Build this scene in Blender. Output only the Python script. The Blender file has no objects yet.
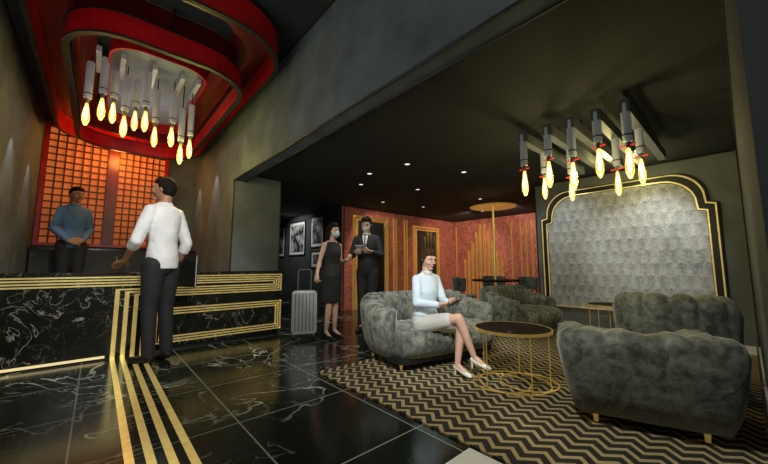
import bpy, bmesh, math, random
from mathutils import Vector, Matrix, noise
random.seed(4)
C = bpy.context.scene.collection
PI = math.pi
V = Vector

# ------------------------------------------------------------------ materials
def new_mat(name):
    m = bpy.data.materials.new(name); m.use_nodes = True
    nt = m.node_tree
    return m, nt, nt.nodes['Principled BSDF']
def setp(b, **k):
    names = {'col':'Base Color','rough':'Roughness','metal':'Metallic','em':'Emission Color','es':'Emission Strength','spec':'Specular IOR Level','sheen':'Sheen Weight','trans':'Transmission Weight','alpha':'Alpha'}
    for a, v in k.items():
        if a in ('col','em') and len(v) == 3: v = (*v, 1)
        b.inputs[names[a]].default_value = v
def mat(name, col, rough=.6, metal=0, var=.12, scale=6, bump=0, detail=4, dist=.01, **k):
    m, nt, b = new_mat(name)
    setp(b, rough=rough, metal=metal, **k)
    tc = nt.nodes.new('ShaderNodeTexCoord'); n = nt.nodes.new('ShaderNodeTexNoise')
    n.inputs['Scale'].default_value = scale; n.inputs['Detail'].default_value = detail
    nt.links.new(tc.outputs['Object'], n.inputs['Vector'])
    r = nt.nodes.new('ShaderNodeValToRGB')
    r.color_ramp.elements[0].position = .3; r.color_ramp.elements[1].position = .7
    r.color_ramp.elements[0].color = (*[c*(1-var) for c in col], 1)
    r.color_ramp.elements[1].color = (*[min(1, c*(1+var)) for c in col], 1)
    nt.links.new(n.outputs['Fac'], r.inputs['Fac']); nt.links.new(r.outputs['Color'], b.inputs['Base Color'])
    if bump:
        bp = nt.nodes.new('ShaderNodeBump'); bp.inputs['Strength'].default_value = bump; bp.inputs['Distance'].default_value = dist
        nt.links.new(n.outputs['Fac'], bp.inputs['Height']); nt.links.new(bp.outputs['Normal'], b.inputs['Normal'])
    return m
def math_node(nt, op, a, b=None, c=None):
    n = nt.nodes.new('ShaderNodeMath'); n.operation = op
    for i, v in enumerate((a, b, c)):
        if v is None: continue
        if isinstance(v, (int, float)): n.inputs[i].default_value = v
        else: nt.links.new(v, n.inputs[i])
    return n.outputs[0]
def mix_col(nt, f, a, b):
    n = nt.nodes.new('ShaderNodeMix'); n.data_type = 'RGBA'
    for s, v in ((n.inputs[0], f), (n.inputs[6], a), (n.inputs[7], b)):
        if isinstance(v, tuple): s.default_value = (*v, 1)
        elif isinstance(v, (int, float)): s.default_value = v
        else: nt.links.new(v, s)
    return n.outputs[2]
def noise_out(nt, vec, scale, detail=5, dist=0):
    n = nt.nodes.new('ShaderNodeTexNoise'); n.inputs['Scale'].default_value = scale
    n.inputs['Detail'].default_value = detail; n.inputs['Distortion'].default_value = dist
    nt.links.new(vec, n.inputs['Vector']); return n.outputs['Fac']
def vein(nt, vec, scale, width, dist=1.2):
    f = noise_out(nt, vec, scale, 4, dist)
    d = math_node(nt, 'ABSOLUTE', math_node(nt, 'SUBTRACT', f, .5))
    v = math_node(nt, 'SUBTRACT', 1, math_node(nt, 'DIVIDE', d, width))
    return math_node(nt, 'MAXIMUM', v, 0)
def marble(name, base, veincol, scale=1.2, width=.012, rough=.12, tile=None, grout=(.25,.25,.22), strength=.8, spec=.5):
    m, nt, b = new_mat(name); setp(b, rough=rough, spec=spec)
    tc = nt.nodes.new('ShaderNodeTexCoord'); vec = tc.outputs['Object']
    v1 = vein(nt, vec, scale, width); v2 = vein(nt, vec, scale*2.7, width*.8, .6)
    mask = noise_out(nt, vec, scale*.8, 2)
    mk = math_node(nt, 'MULTIPLY', math_node(nt, 'MAXIMUM', math_node(nt, 'SUBTRACT', mask, .42), 0), 5)
    vv = math_node(nt, 'MINIMUM', math_node(nt, 'MULTIPLY', math_node(nt, 'ADD', v1, math_node(nt, 'MULTIPLY', v2, .4)), math_node(nt, 'MULTIPLY', mk, strength)), 1)
    cl = noise_out(nt, vec, scale*3, 5)
    bc = mix_col(nt, cl, tuple(c*.5 for c in base), tuple(c*1.5 for c in base))
    col = mix_col(nt, vv, bc, veincol)
    if tile:
        sx = nt.nodes.new('ShaderNodeSeparateXYZ'); nt.links.new(vec, sx.inputs[0])
        ms = []
        for ax, off in ((0, .05), (1, .16)):
            fr = math_node(nt, 'FRACT', math_node(nt, 'DIVIDE', math_node(nt, 'ADD', sx.outputs[ax], 20*tile+off), tile))
            ms.append(math_node(nt, 'LESS_THAN', fr, .012))
        g = math_node(nt, 'MAXIMUM', ms[0], ms[1])
        col = mix_col(nt, g, col, grout)
    nt.links.new(col, b.inputs['Base Color'])
    return m
def velvet(name, dark, light):
    m, nt, b = new_mat(name); setp(b, rough=.6, sheen=.4)
    tc = nt.nodes.new('ShaderNodeTexCoord'); vec = tc.outputs['Object']
    a = noise_out(nt, vec, 6, 6, 1.5); c = noise_out(nt, vec, 22, 5, .8)
    f = math_node(nt,'ADD', math_node(nt,'MULTIPLY', a, .6), math_node(nt,'MULTIPLY', c, .4))
    r = nt.nodes.new('ShaderNodeValToRGB'); r.color_ramp.elements[0].position=.40; r.color_ramp.elements[1].position=.62
    r.color_ramp.elements[0].color=(*dark,1); r.color_ramp.elements[1].color=(*light,1)
    nt.links.new(f, r.inputs['Fac']); nt.links.new(r.outputs['Color'], b.inputs['Base Color'])
    bp = nt.nodes.new('ShaderNodeBump'); bp.inputs['Strength'].default_value=.6; bp.inputs['Distance'].default_value=.02
    nt.links.new(f, bp.inputs['Height']); nt.links.new(bp.outputs['Normal'], b.inputs['Normal'])
    return m
def emis(name, col, s):
    m, nt, b = new_mat(name); setp(b, col=col, em=col, es=s, rough=.5); return m

M = {}
M['wall'] = mat('grey_plaster', (.118,.145,.150), .85, var=.3, scale=3.2, bump=.15, detail=8)
M['wall_dark'] = mat('dark_plaster', (.05,.056,.055), .85, var=.25, scale=3, detail=8)
M['wall_light'] = mat('light_grey_plaster', (.155,.172,.17), .85, var=.2, scale=3, detail=8)
M['ceil'] = mat('charcoal_ceiling', (.028,.031,.029), .85, var=.12, scale=1.2)
M['ceil_grey'] = mat('grey_soffit', (.24,.30,.36), .7)
M['black'] = mat('matt_black', (.008,.008,.008), .5)
M['floor'] = marble('black_floor_marble', (.009,.012,.008), (.75,.80,.68), 1.1, .0095, .17, tile=.8, grout=(.24,.255,.215), strength=1.2, spec=.4)
M['cmarble'] = marble('black_counter_marble', (.012,.013,.010), (.42,.40,.31), 2.7, .010, .16, strength=1.1)
M['top'] = marble('dark_table_marble', (.006,.007,.006), (.16,.17,.15), 4, .012, .5, spec=.05)
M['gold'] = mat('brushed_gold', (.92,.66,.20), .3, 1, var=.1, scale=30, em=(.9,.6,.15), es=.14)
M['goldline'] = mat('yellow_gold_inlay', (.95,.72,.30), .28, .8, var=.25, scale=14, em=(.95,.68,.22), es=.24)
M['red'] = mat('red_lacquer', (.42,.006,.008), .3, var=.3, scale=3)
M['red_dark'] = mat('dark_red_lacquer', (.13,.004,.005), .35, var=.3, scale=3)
M['lattice'] = mat('brown_red_lattice', (.08,.012,.006), .5)
M['steel'] = mat('light_grey_tube', (.46,.50,.52), .45, .1, var=.12, em=(.5,.55,.57), es=.07)  # slight emission makes the grey metal look lit; it is no light source
M['steel_dark'] = mat('dark_steel', (.16,.17,.18), .45, .2)
M['bulb'] = emis('amber_bulb_glow', (1,.64,.12), 9)
M['bulb_y'] = emis('yellow_bulb_glow', (1,.82,.24), 9)
M['spot'] = emis('white_lamp_glow', (1,.95,.85), 1.2)
M['led'] = emis('warm_strip_glow', (1,.80,.42), .55)
M['redcord'] = mat('red_socket', (.85,.02,.02), .5, em=(.9,.02,.02), es=.5)
M['velvet'] = velvet('sage_grey_velvet', (.035,.040,.030), (.23,.25,.195))
M['velvet2'] = velvet('charcoal_green_velvet', (.026,.030,.024), (.165,.18,.145))
M['white'] = mat('white_paint', (.8,.8,.78), .5, var=.04)
M['silver'] = mat('silver_shell', (.62,.62,.62), .35, .3, var=.1)
M['skin'] = mat('skin', (.66,.40,.30), .5, var=.06, scale=8)
M['skin2'] = mat('skin_tanned', (.42,.20,.12), .5, var=.06, scale=8)
M['hair'] = mat('dark_hair', (.014,.009,.006), .8, var=.4, scale=40, spec=.15)
M['hair2'] = mat('brown_hair', (.05,.024,.012), .8, var=.4, scale=40, spec=.15)
M['wshirt'] = mat('white_cotton', (.86,.86,.88), .8, var=.08, scale=7, bump=.8, dist=.04)
M['bshirt'] = mat('blue_cotton', (.11,.21,.38), .8, var=.12, scale=7, bump=.6, dist=.03)
M['gshirt'] = mat('pale_blue_cotton', (.66,.77,.88), .8, var=.08, scale=8, bump=.8, dist=.03)
M['suit'] = mat('black_suit_wool', (.018,.018,.022), .8, var=.2, scale=20)
M['dress'] = mat('black_dress_cloth', (.016,.016,.018), .8, var=.2, scale=20)
M['trouser'] = mat('dark_trouser_cloth', (.020,.020,.024), .8, var=.2, scale=20)
M['skirt'] = mat('light_grey_skirt_cloth', (.58,.57,.53), .8, var=.08, scale=9, bump=.5, dist=.02)
M['mask'] = mat('pale_blue_mask', (.50,.68,.74), .8)
M['mask2'] = mat('light_grey_mask', (.65,.70,.72), .8)
M['lip'] = mat('lip', (.45,.12,.10), .5)
M['cream'] = mat('cream_shoe_leather', (.85,.80,.70), .4, var=.05)
M['eyew'] = mat('eye_white', (.75,.73,.7), .3)
M['eyed'] = mat('dark_iris', (.03,.015,.01), .2)
M['leather'] = mat('black_leather', (.012,.012,.012), .35)
M['glassdark'] = mat('smoked_glass', (.015,.016,.014), .08)

m, nt, b = new_mat('bulb_glass'); setp(b, col=(1,.86,.5), rough=.03, trans=1.0, em=(1,.62,.14), es=.55); M['glass'] = m

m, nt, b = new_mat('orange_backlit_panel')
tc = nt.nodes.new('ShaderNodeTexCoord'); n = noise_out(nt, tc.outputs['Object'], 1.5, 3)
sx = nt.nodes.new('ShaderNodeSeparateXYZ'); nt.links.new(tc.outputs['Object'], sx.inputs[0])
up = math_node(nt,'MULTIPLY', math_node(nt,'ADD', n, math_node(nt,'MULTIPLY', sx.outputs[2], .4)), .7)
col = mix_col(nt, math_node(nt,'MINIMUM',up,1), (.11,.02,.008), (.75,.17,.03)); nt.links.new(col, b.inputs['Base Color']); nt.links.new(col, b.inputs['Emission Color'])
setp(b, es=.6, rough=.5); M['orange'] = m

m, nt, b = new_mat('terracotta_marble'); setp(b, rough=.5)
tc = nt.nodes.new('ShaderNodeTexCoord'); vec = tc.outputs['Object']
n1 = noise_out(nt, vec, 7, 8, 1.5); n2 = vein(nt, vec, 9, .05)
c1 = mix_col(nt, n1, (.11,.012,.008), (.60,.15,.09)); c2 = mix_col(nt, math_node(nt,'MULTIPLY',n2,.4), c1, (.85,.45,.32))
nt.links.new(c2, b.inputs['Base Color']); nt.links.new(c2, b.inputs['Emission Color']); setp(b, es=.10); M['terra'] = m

m, nt, b = new_mat('silver_leaf_wallcovering'); setp(b, rough=.6)
tc = nt.nodes.new('ShaderNodeTexCoord'); vec = tc.outputs['Object']
nd = nt.nodes.new('ShaderNodeTexNoise'); nd.inputs['Scale'].default_value=7; nt.links.new(vec, nd.inputs['Vector'])
vm = nt.nodes.new('ShaderNodeVectorMath'); vm.operation='MULTIPLY_ADD'; nt.links.new(nd.outputs['Color'], vm.inputs[0]); vm.inputs[1].default_value=(.06,.06,.06); nt.links.new(vec, vm.inputs[2])
sx = nt.nodes.new('ShaderNodeSeparateXYZ'); nt.links.new(vm.outputs[0], sx.inputs[0])
row = math_node(nt,'FLOOR', math_node(nt,'DIVIDE', math_node(nt,'ADD', sx.outputs[2], 10), .17))
half = math_node(nt,'MULTIPLY', math_node(nt,'MODULO', row, 2), .5)
u = math_node(nt,'FRACT', math_node(nt,'ADD', math_node(nt,'DIVIDE', math_node(nt,'ADD', sx.outputs[1], 10), .13), half))
w = math_node(nt,'FRACT', math_node(nt,'DIVIDE', math_node(nt,'ADD', sx.outputs[2], 10), .17))
du = math_node(nt,'ABSOLUTE', math_node(nt,'SUBTRACT', u, .5))
leaf = math_node(nt,'ADD', math_node(nt,'MULTIPLY', du, .9), math_node(nt,'MULTIPLY', w, .35))
n3 = noise_out(nt, vec, 20, 8, 2.0); n5 = noise_out(nt, vec, 2.2, 3, .5)
f = math_node(nt,'ADD', math_node(nt,'ADD', math_node(nt,'MULTIPLY', leaf, .32), math_node(nt,'MULTIPLY', n3, .75)), math_node(nt,'MULTIPLY', n5, .4))
r = nt.nodes.new('ShaderNodeValToRGB'); r.color_ramp.elements[0].position=.5; r.color_ramp.elements[1].position=.98
r.color_ramp.elements[0].color=(.60,.62,.66,1); r.color_ramp.elements[1].color=(.14,.147,.155,1)
nt.links.new(f, r.inputs['Fac']); nt.links.new(r.outputs['Color'], b.inputs['Base Color'])
bp = nt.nodes.new('ShaderNodeBump'); bp.inputs['Strength'].default_value=.2; bp.inputs['Distance'].default_value=.01
nt.links.new(f, bp.inputs['Height']); nt.links.new(bp.outputs['Normal'], b.inputs['Normal']); M['leaf'] = m

m, nt, b = new_mat('chevron_rug_weave'); setp(b, rough=.9)
tc = nt.nodes.new('ShaderNodeTexCoord'); vec = tc.outputs['Object']
sx = nt.nodes.new('ShaderNodeSeparateXYZ'); nt.links.new(vec, sx.inputs[0])
zig = math_node(nt,'ABSOLUTE', math_node(nt,'SUBTRACT', math_node(nt,'FRACT', math_node(nt,'DIVIDE', math_node(nt,'ADD', sx.outputs[1], 20), .14)), .5))
q = math_node(nt,'FRACT', math_node(nt,'ADD', math_node(nt,'DIVIDE', math_node(nt,'ADD', sx.outputs[0], 20), .090), math_node(nt,'MULTIPLY', zig, 1.5)))
st = math_node(nt,'GREATER_THAN', q, .62)
n4 = noise_out(nt, vec, 60, 3)
gcol = mix_col(nt, n4, (.30,.23,.10), (.55,.43,.21)); bc = mix_col(nt, n4, (.006,.006,.005), (.03,.028,.022))
nt.links.new(mix_col(nt, st, bc, gcol), b.inputs['Base Color']); M['rug'] = m

m, nt, b = new_mat('monochrome_photograph'); setp(b, rough=.3)
tc = nt.nodes.new('ShaderNodeTexCoord'); n = noise_out(nt, tc.outputs['Object'], 4.5, 5, .8)
r = nt.nodes.new('ShaderNodeValToRGB'); r.color_ramp.elements[0].position=.42; r.color_ramp.elements[1].position=.6
r.color_ramp.elements[0].color=(.015,.015,.015,1); r.color_ramp.elements[1].color=(.5,.5,.48,1)
nt.links.new(n, r.inputs['Fac']); nt.links.new(r.outputs['Color'], b.inputs['Base Color']); M['photo'] = m

# ------------------------------------------------------------------ mesh helpers
def obj(name, bm, m, parent=None, smooth=False, bevel=0):
    bmesh.ops.recalc_face_normals(bm, faces=bm.faces)
    me = bpy.data.meshes.new(name); bm.to_mesh(me); bm.free()
    me.materials.append(m)
    if smooth:
        for p in me.polygons: p.use_smooth = True
    o = bpy.data.objects.new(name, me); C.objects.link(o)
    if parent: o.parent = parent
    if bevel:
        md = o.modifiers.new('bevel','BEVEL'); md.width = bevel; md.segments = 2; md.limit_method = 'ANGLE'
    return o
def thing(name, label, cat, loc=(0,0,0), rz=0, group=None):
    o = bpy.data.objects.new(name, None); C.objects.link(o); o.empty_display_size = .1
    o.location = loc; o.rotation_euler = (0,0,rz); return tag(o, label, cat, group)
def tag(o, label, cat, group=None):
    o['label'] = label; o['category'] = cat
    if group: o['group'] = group
    return o
def struct(name, bm, m, parent=None, **k):
    o = obj(name, bm, m, parent, **k)
    if not parent: o['kind'] = 'structure'
    return o
def box(bm, x0, x1, y0, y1, z0, z1):
    vs = [bm.verts.new(p) for p in ((x0,y0,z0),(x1,y0,z0),(x1,y1,z0),(x0,y1,z0),(x0,y0,z1),(x1,y0,z1),(x1,y1,z1),(x0,y1,z1))]
    for f in ((0,1,2,3),(4,5,6,7),(0,1,5,4),(1,2,6,5),(2,3,7,6),(3,0,4,7)): bm.faces.new([vs[i] for i in f])
    return bm
def B(*a):
    return box(bmesh.new(), *a)
def tube(bm, pts, r, seg=8, closed=False):
    pts = [V(p) for p in pts]; n = len(pts)
    rr = r if isinstance(r, (list, tuple)) else [r]*n
    rings = []; up = None
    for i, p in enumerate(pts):
        a = pts[i-1] if (i > 0 or closed) else p
        c = pts[(i+1) % n] if (i < n-1 or closed) else p
        t = (c-a).normalized()
        if up is None:
            up = V((0,0,1)) if abs(t.z) < .9 else V((1,0,0))
        s = t.cross(up)
        if s.length < 1e-4: s = t.cross(V((0,1,0)))
        s.normalize(); u = s.cross(t).normalized(); up = u
        rings.append([bm.verts.new(p + (s*math.cos(2*PI*k/seg) + u*math.sin(2*PI*k/seg))*rr[i]) for k in range(seg)])
    for i in range(n if closed else n-1):
        A, D = rings[i], rings[(i+1) % n]
        for k in range(seg): bm.faces.new((A[k], A[(k+1)%seg], D[(k+1)%seg], D[k]))
    if not closed:
        bm.faces.new(rings[0]); bm.faces.new(rings[-1])
    return bm
def T(*a, **k): return tube(bmesh.new(), *a, **k)
def lathe(bm, prof, seg=24, c=(0,0,0)):
    rings = []
    for r, z in prof:
        if r < 1e-5: rings.append([bm.verts.new((c[0],c[1],c[2]+z))])
        else: rings.append([bm.verts.new((c[0]+r*math.cos(2*PI*k/seg), c[1]+r*math.sin(2*PI*k/seg), c[2]+z)) for k in range(seg)])
    for A, D in zip(rings, rings[1:]):
        for k in range(seg):
            k2 = (k+1)%seg
            if len(A)==1 and len(D)==1: continue
            if len(A)==1: bm.faces.new((A[0], D[k], D[k2]))
            elif len(D)==1: bm.faces.new((A[k], A[k2], D[0]))
            else: bm.faces.new((A[k], A[k2], D[k2], D[k]))
    for R_ in (rings[0], rings[-1]):
        if len(R_) > 2: bm.faces.new(R_)
    return bm
def L(prof, seg=24, c=(0,0,0)): return lathe(bmesh.new(), prof, seg, c)
def ribbon(bm, outer, inner, f3a, f3b):
    n = len(outer)
    oa=[bm.verts.new(f3a(p)) for p in outer]; ia=[bm.verts.new(f3a(p)) for p in inner]
    ob=[bm.verts.new(f3b(p)) for p in outer]; ib=[bm.verts.new(f3b(p)) for p in inner]
    for k in range(n):
        j=(k+1)%n
        for q in ((oa[k],oa[j],ia[j],ia[k]),(ob[k],ob[j],ib[j],ib[k]),(oa[k],oa[j],ob[j],ob[k]),(ia[k],ia[j],ib[j],ib[k])): bm.faces.new(q)
    return bm
def prism(bm, loop, fa, fb):
    a=[bm.verts.new(fa(p)) for p in loop]; b_=[bm.verts.new(fb(p)) for p in loop]; n=len(loop)
    bm.faces.new(a); bm.faces.new(b_)
    for k in range(n): bm.faces.new((a[k],a[(k+1)%n],b_[(k+1)%n],b_[k]))
    return bm

# ------------------------------------------------------------------ camera
fh = V((.665,.747,0)).normalized(); p = math.atan(34/321)
fwd = V((fh.x*math.cos(p), fh.y*math.cos(p), math.sin(p)))
cd = bpy.data.cameras.new('camera'); cam = bpy.data.objects.new('camera', cd); C.objects.link(cam)
cam.location = (0,0,1); cam.rotation_euler = fwd.to_track_quat('-Z','Y').to_euler()
cd.sensor_width = 36; cd.lens = 15.05; cd.clip_start = .02
bpy.context.scene.camera = cam

# ------------------------------------------------------------------ room
XL = -.80; PZ = .36
struct('floor', B(-3,9,-3,11.5,-.1,0), M['floor'])
struct('floor_platform', B(XL,1.45,5.02,7.6,0,PZ), M['black'])
struct('wall_left', B(XL-.1,XL,-1.5,7.7,0,3.5), M['wall'])
struct('wall_back', B(XL,1.45,7.6,7.7,0,3.5), M['wall'])
struct('wall_divider', B(1.45,2.18,5.0,11,0,3.5), M['wall_light'])
struct('wall_bulkhead', B(1.45,1.6,-1.5,5.0,2.28,3.5), M['wall'])
struct('ceiling', B(XL-.1,1.6,-1.5,7.7,3.4,3.5), M['ceil'])
struct('ceiling', B(1.6,8.6,-.13,11,2.4,2.5), M['ceil'])
struct('wall_corridor', B(4.2,4.3,6.2,11,0,2.4), M['wall_dark'])
struct('wall_corridor_end', B(2.18,4.3,11,11.1,0,2.4), M['wall_dark'])
struct('wall_lift', B(4.2,8.5,6.1,6.2,0,2.4), M['terra'])
struct('wall_bar', B(8.4,8.5,2.37,6.1,0,2.4), M['terra'])
struct('wall_arch', B(5.65,5.8,-.03,2.37,0,2.4), M['wall_light'])
struct('wall_return', B(5.8,8.4,2.27,2.37,0,2.4), M['wall'])
struct('wall_right', B(1.0,5.8,-.13,-.03,0,2.4), M['wall_dark'])
struct('baseboard_right', B(1.0,5.64,-.03,-.018,0,.09), M['white'])
struct('baseboard_arch', B(5.63,5.65,0,2.37,0,.09), M['white'])
n = 0
def trim(bm, m):
    global n
    n += 1
    return struct('trim_%d' % n, bm, m)
for pts in ([(1.45,-1,2.28),(1.45,5,2.28)], [(1.6,-1,2.28),(1.6,5,2.28)], [(1.45,-1,3.4),(1.45,7.6,3.4)], [(1.45,5,0),(1.45,5,2.28)], [(1.45,5,2.395),(2.18,5,2.395)],
            [(2.18,5,0),(2.18,5,2.4)], [(XL,0,3.4),(XL,7.6,3.4)], [(XL,7.6,3.4),(1.45,7.6,3.4)], [(4.2,6.1,2.39),(8.4,6.1,2.39)], [(8.4,6.1,2.39),(8.4,2.4,2.39)],
            [(5.65,0,2.39),(5.65,2.37,2.39)], [(5.65,2.37,0),(5.65,2.37,2.4)], [(1.1,-.03,2.39),(5.65,-.03,2.39)], [(5.65,-.03,0),(5.65,-.03,2.4)], [(4.2,6.1,0),(4.2,6.1,2.4)]):
    trim(T(pts, .011, 6), M['black'])
xs = [.175,.260,.345,.430]
for x in xs: trim(B(x,x+.040,-1.5,4.655,0,.003), M['goldline'])

# ------------------------------------------------------------------ reception counter
t = thing('reception_counter', 'long black marble reception counter with gold line inlay', 'reception counter', (.73,4.82,0))
def cl(x0,x1,y0,y1,z0,z1): return B(x0-.73,x1-.73,y0-4.82,y1-4.82,z0,z1)
obj('counter_body', cl(-.79,2.10,4.66,4.95,.05,.895), M['cmarble'], t)
obj('plinth', cl(-.79,2.07,4.69,4.93,0,.05), M['black'], t)
obj('countertop', cl(-.79,2.13,4.63,4.97,.895,.93), M['cmarble'], t, bevel=.004)
obj('light_strip', cl(-.79,.13,4.64,4.66,.02,.042), M['led'], t)
bm = bmesh.new(); Y0, Y1 = 4.652-4.82, 4.662-4.82
w = .016
def bb(x0,x1,z0,z1): box(bm, x0-.73, x1-.73, Y0, Y1, z0, z1)
for k in range(4):
    zt, zb, xr, xl = .885-.03*k, .64+.03*k, 2.09-.035*k, .452-.085*k
    xl2 = xl-.022
    bb(-.79, xr, zt-w, zt); bb(xr-w*1.3, xr, zb, zt-w); bb(xl2, xr-w*1.3, zb, zb+w); bb(xl2, xl2+.04, 0.0, zb)
obj('gold_inlay', bm, M['goldline'], t)
bm = bmesh.new()
for k in range(3):
    z1, z0, xr, xl = .50-.032*k, .09+.032*k, 2.09-.035*k, .56+.04*k
    bb(xl, xr, z1-w, z1); bb(xl, xr, z0, z0+w); bb(xr-w*1.3, xr, z0, z1); bb(xl, xl+w*1.3, z0, z1)
obj('gold_inlay', bm, M['goldline'], t)

# ------------------------------------------------------------------ lattice screen behind reception
t = thing('lattice_screen', 'orange backlit lattice screen in a red frame behind reception', 'screen', (.08,7.55,1.33))
def lb(bm,x0,x1,y0,y1,z0,z1): return box(bm,x0-.08,x1-.08,y0-7.55,y1-7.55,z0-1.33,z1-1.33)
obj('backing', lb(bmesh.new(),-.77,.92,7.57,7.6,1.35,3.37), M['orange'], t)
for x0,x1 in ((-.74,.03),(.18,.89)):
    bm = bmesh.new(); nx = 7
    for i in range(nx+1):
        x = x0+(x1-x0)*i/nx; lb(bm, x-.010,x+.010,7.535,7.57,1.37,3.35)
    for i in range(18):
        z = 1.37+1.96*i/17; lb(bm, x0,x1,7.54,7.565,z-.010,z+.010)
    obj('lattice', bm, M['lattice'], t)
bm = bmesh.new()
lb(bm,-.79,.94,7.5,7.58,3.33,3.39); lb(bm,-.79,.94,7.5,7.58,1.33,1.38); lb(bm,-.79,-.74,7.5,7.58,1.38,3.33); lb(bm,.89,.94,7.5,7.58,1.38,3.33)
obj('frame', bm, M['red'], t)
obj('post', lb(bmesh.new(),.03,.18,7.46,7.58,1.38,3.33), M['red_dark'], t)
t = thing('back_cabinet', 'low black cabinet along the wall behind the reception counter', 'cabinet', (.32,7.35,PZ))
obj('body', B(-1.1,1.1,-.13,.13,.06,.90), M['black'], t); obj('worktop', B(-1.11,1.11,-.15,.14,.90,.93), M['cmarble'], t)
obj('plinth', B(-1.08,1.08,-.1,.13,0,.06), M['black'], t)
for i in range(4):
    d = obj('door', B(-1.1+.55*i+.01,-1.1+.55*i+.54,-.15,-.13,.1,.88), M['wall_dark'], t)
    obj('handle', T([(-.62+.55*i,-.17,.6),(-.62+.55*i,-.17,.8)],.006,6), M['gold'], d)

# ------------------------------------------------------------------ red ceiling ring
def rrect(x0,x1,y0,y1,r,seg=7):
    out=[]
    for cx,cy,a in ((x1-r,y1-r,0),(x0+r,y1-r,90),(x0+r,y0+r,180),(x1-r,y0+r,270)):
        for i in range(seg+1):
            q=math.radians(a+90*i/seg); out.append((cx+r*math.cos(q), cy+r*math.sin(q)))
    return out
t = thing('ceiling_ring', 'red lacquered racetrack-shaped ceiling feature above the reception', 'ceiling feature', (.36,5.0,3.4))
def rl(z): return lambda p: (p[0]-.36, p[1]-5.0, z-3.4)
def band(name, x0,x1,y0,y1,r,th,z0,z1,m):
    return obj(name, ribbon(bmesh.new(), rrect(x0,x1,y0,y1,r), rrect(x0+th,x1-th,y0+th,y1-th,r-th), rl(z0), rl(z1)), m, t)
band('outer_band', -.60,1.32,2.75,7.3,.60,.03,3.10,3.36,M['red'])
band('outer_trim', -.61,1.33,2.74,7.31,.61,.04,3.085,3.102,M['black'])
band('outer_trim', -.61,1.33,2.74,7.31,.61,.04,3.358,3.372,M['black'])
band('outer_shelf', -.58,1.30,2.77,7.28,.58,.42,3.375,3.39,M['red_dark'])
band('inner_band', -.36,1.12,3.35,6.9,.48,.03,2.94,3.14,M['red'])
band('lower_trim', -.37,1.13,3.34,6.91,.49,.05,2.925,2.942,M['black'])
band('upper_trim', -.37,1.13,3.34,6.91,.49,.05,3.138,3.152,M['black'])
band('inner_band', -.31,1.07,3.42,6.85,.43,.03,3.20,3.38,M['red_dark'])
for x,y in ((-.345,4.2),(-.345,6.2),(1.105,4.2),(1.105,6.2),(.38,3.365),(.38,6.885)):
    obj('hanger', B(x-.36-.008, x-.36+.008, y-5-.008, y-5+.008, -.25, -.01), M['black'], t)
band('core_band', -.06,.86,4.0,6.4,.3,.02,3.22,3.38,M['red'])
obj('centre_panel', prism(bmesh.new(), rrect(-.04,.84,4.02,6.38,.28), rl(3.375), rl(3.385)), M['ceil_grey'], t)
for x0,x1,z0,z1 in ((-.615,-.60,-.28,-.04),(-.332,-.322,-.45,-.26)):
    bm = bmesh.new()
    for i in range(26):
        y = 3.9+i*.11; box(bm, x0-.36, x1-.36, y-5-.008, y-5+.008, z0, z1)
    obj('slat_lining', bm, M['black'], t)

# ------------------------------------------------------------------ chandeliers
def lamp(parent, x, y, ztop, zbot, r, bm_mat, bl=.3, red=True):
    tb = obj('lamp_tube', L([(0,zbot),(r*.9,zbot),(r,zbot+.01),(r,ztop-.01),(r*.9,ztop),(0,ztop)], 14, (x,y,0)), M['steel'], parent)
    obj('collar', L([(r,zbot+.05),(r*1.06,zbot+.05),(r*1.06,zbot+.06),(r,zbot+.06)], 14, (x,y,0)), M['black'], tb)
    obj('socket', L([(0,zbot-.05),(r*.5,zbot-.05),(r*.55,zbot),(0,zbot)], 12, (x,y,0)), M['steel_dark'], tb)
    if red: obj('pin', T([(x-.012,y-.050,zbot-.03),(x+.012,y+.050,zbot-.03)], .007, 8), M['redcord'], tb)
    b0 = zbot-.05
    obj('glass_bulb', L([(0,b0-bl*.66),(r*.35,b0-bl*.65),(r*.85,b0-bl*.52),(r*.95,b0-bl*.38),(r*.6,b0-bl*.15),(r*.4,b0-.01),(0,b0)], 14, (x,y,0)), M['glass'], tb, smooth=True)
    f = obj('filament', L([(0,b0-bl*.52),(r*.22,b0-bl*.50),(r*.34,b0-bl*.3),(r*.20,b0-bl*.12),(0,b0-bl*.08)], 8, (x,y,0)), bm_mat, tb, smooth=True)
    return tb
t = thing('chandelier', 'cluster of steel tube lamps with amber bulbs inside the red ceiling ring', 'chandelier', (.3,4.6,3.375))
for i,x in enumerate((-.14,.065,.355,.63,.80)):
    obj('beam', B(x-.3-.022,x-.3+.022,-.22,.30,-.11,-.05), M['steel'], t)
    obj('hanger', T([(x-.3,0,-.05),(x-.3,0,.0)],.006,6), M['black'], t)
for i,(x,y,zb) in enumerate(((-.2,4.6,2.80),(-.08,4.5,2.86),(.015,4.75,2.94),(.115,4.55,2.74),(.30,4.5,2.84),(.41,4.62,2.72),(.57,4.55,2.74),(.68,4.6,2.56),(.79,4.68,2.68),(.22,4.78,2.92))):
    zt = zb+.42 if i != 9 else 3.26
    lamp(t, x-.3, y-4.6, min(zt,3.27)-3.375, zb-3.375, .036, M['bulb'], .38, False)
    if zt < 3.22: obj('drop_rod', T([(x-.3,y-4.6,zt-3.375),(x-.3,y-4.6,-.09)],.006,6), M['black'], t)
t = thing('chandelier', 'row of steel beams with tube lamps and red pins hanging over the lounge', 'chandelier', (3.8,1.0,2.4))
ys2 = (.55,.75,.95,1.15,1.38)
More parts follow.
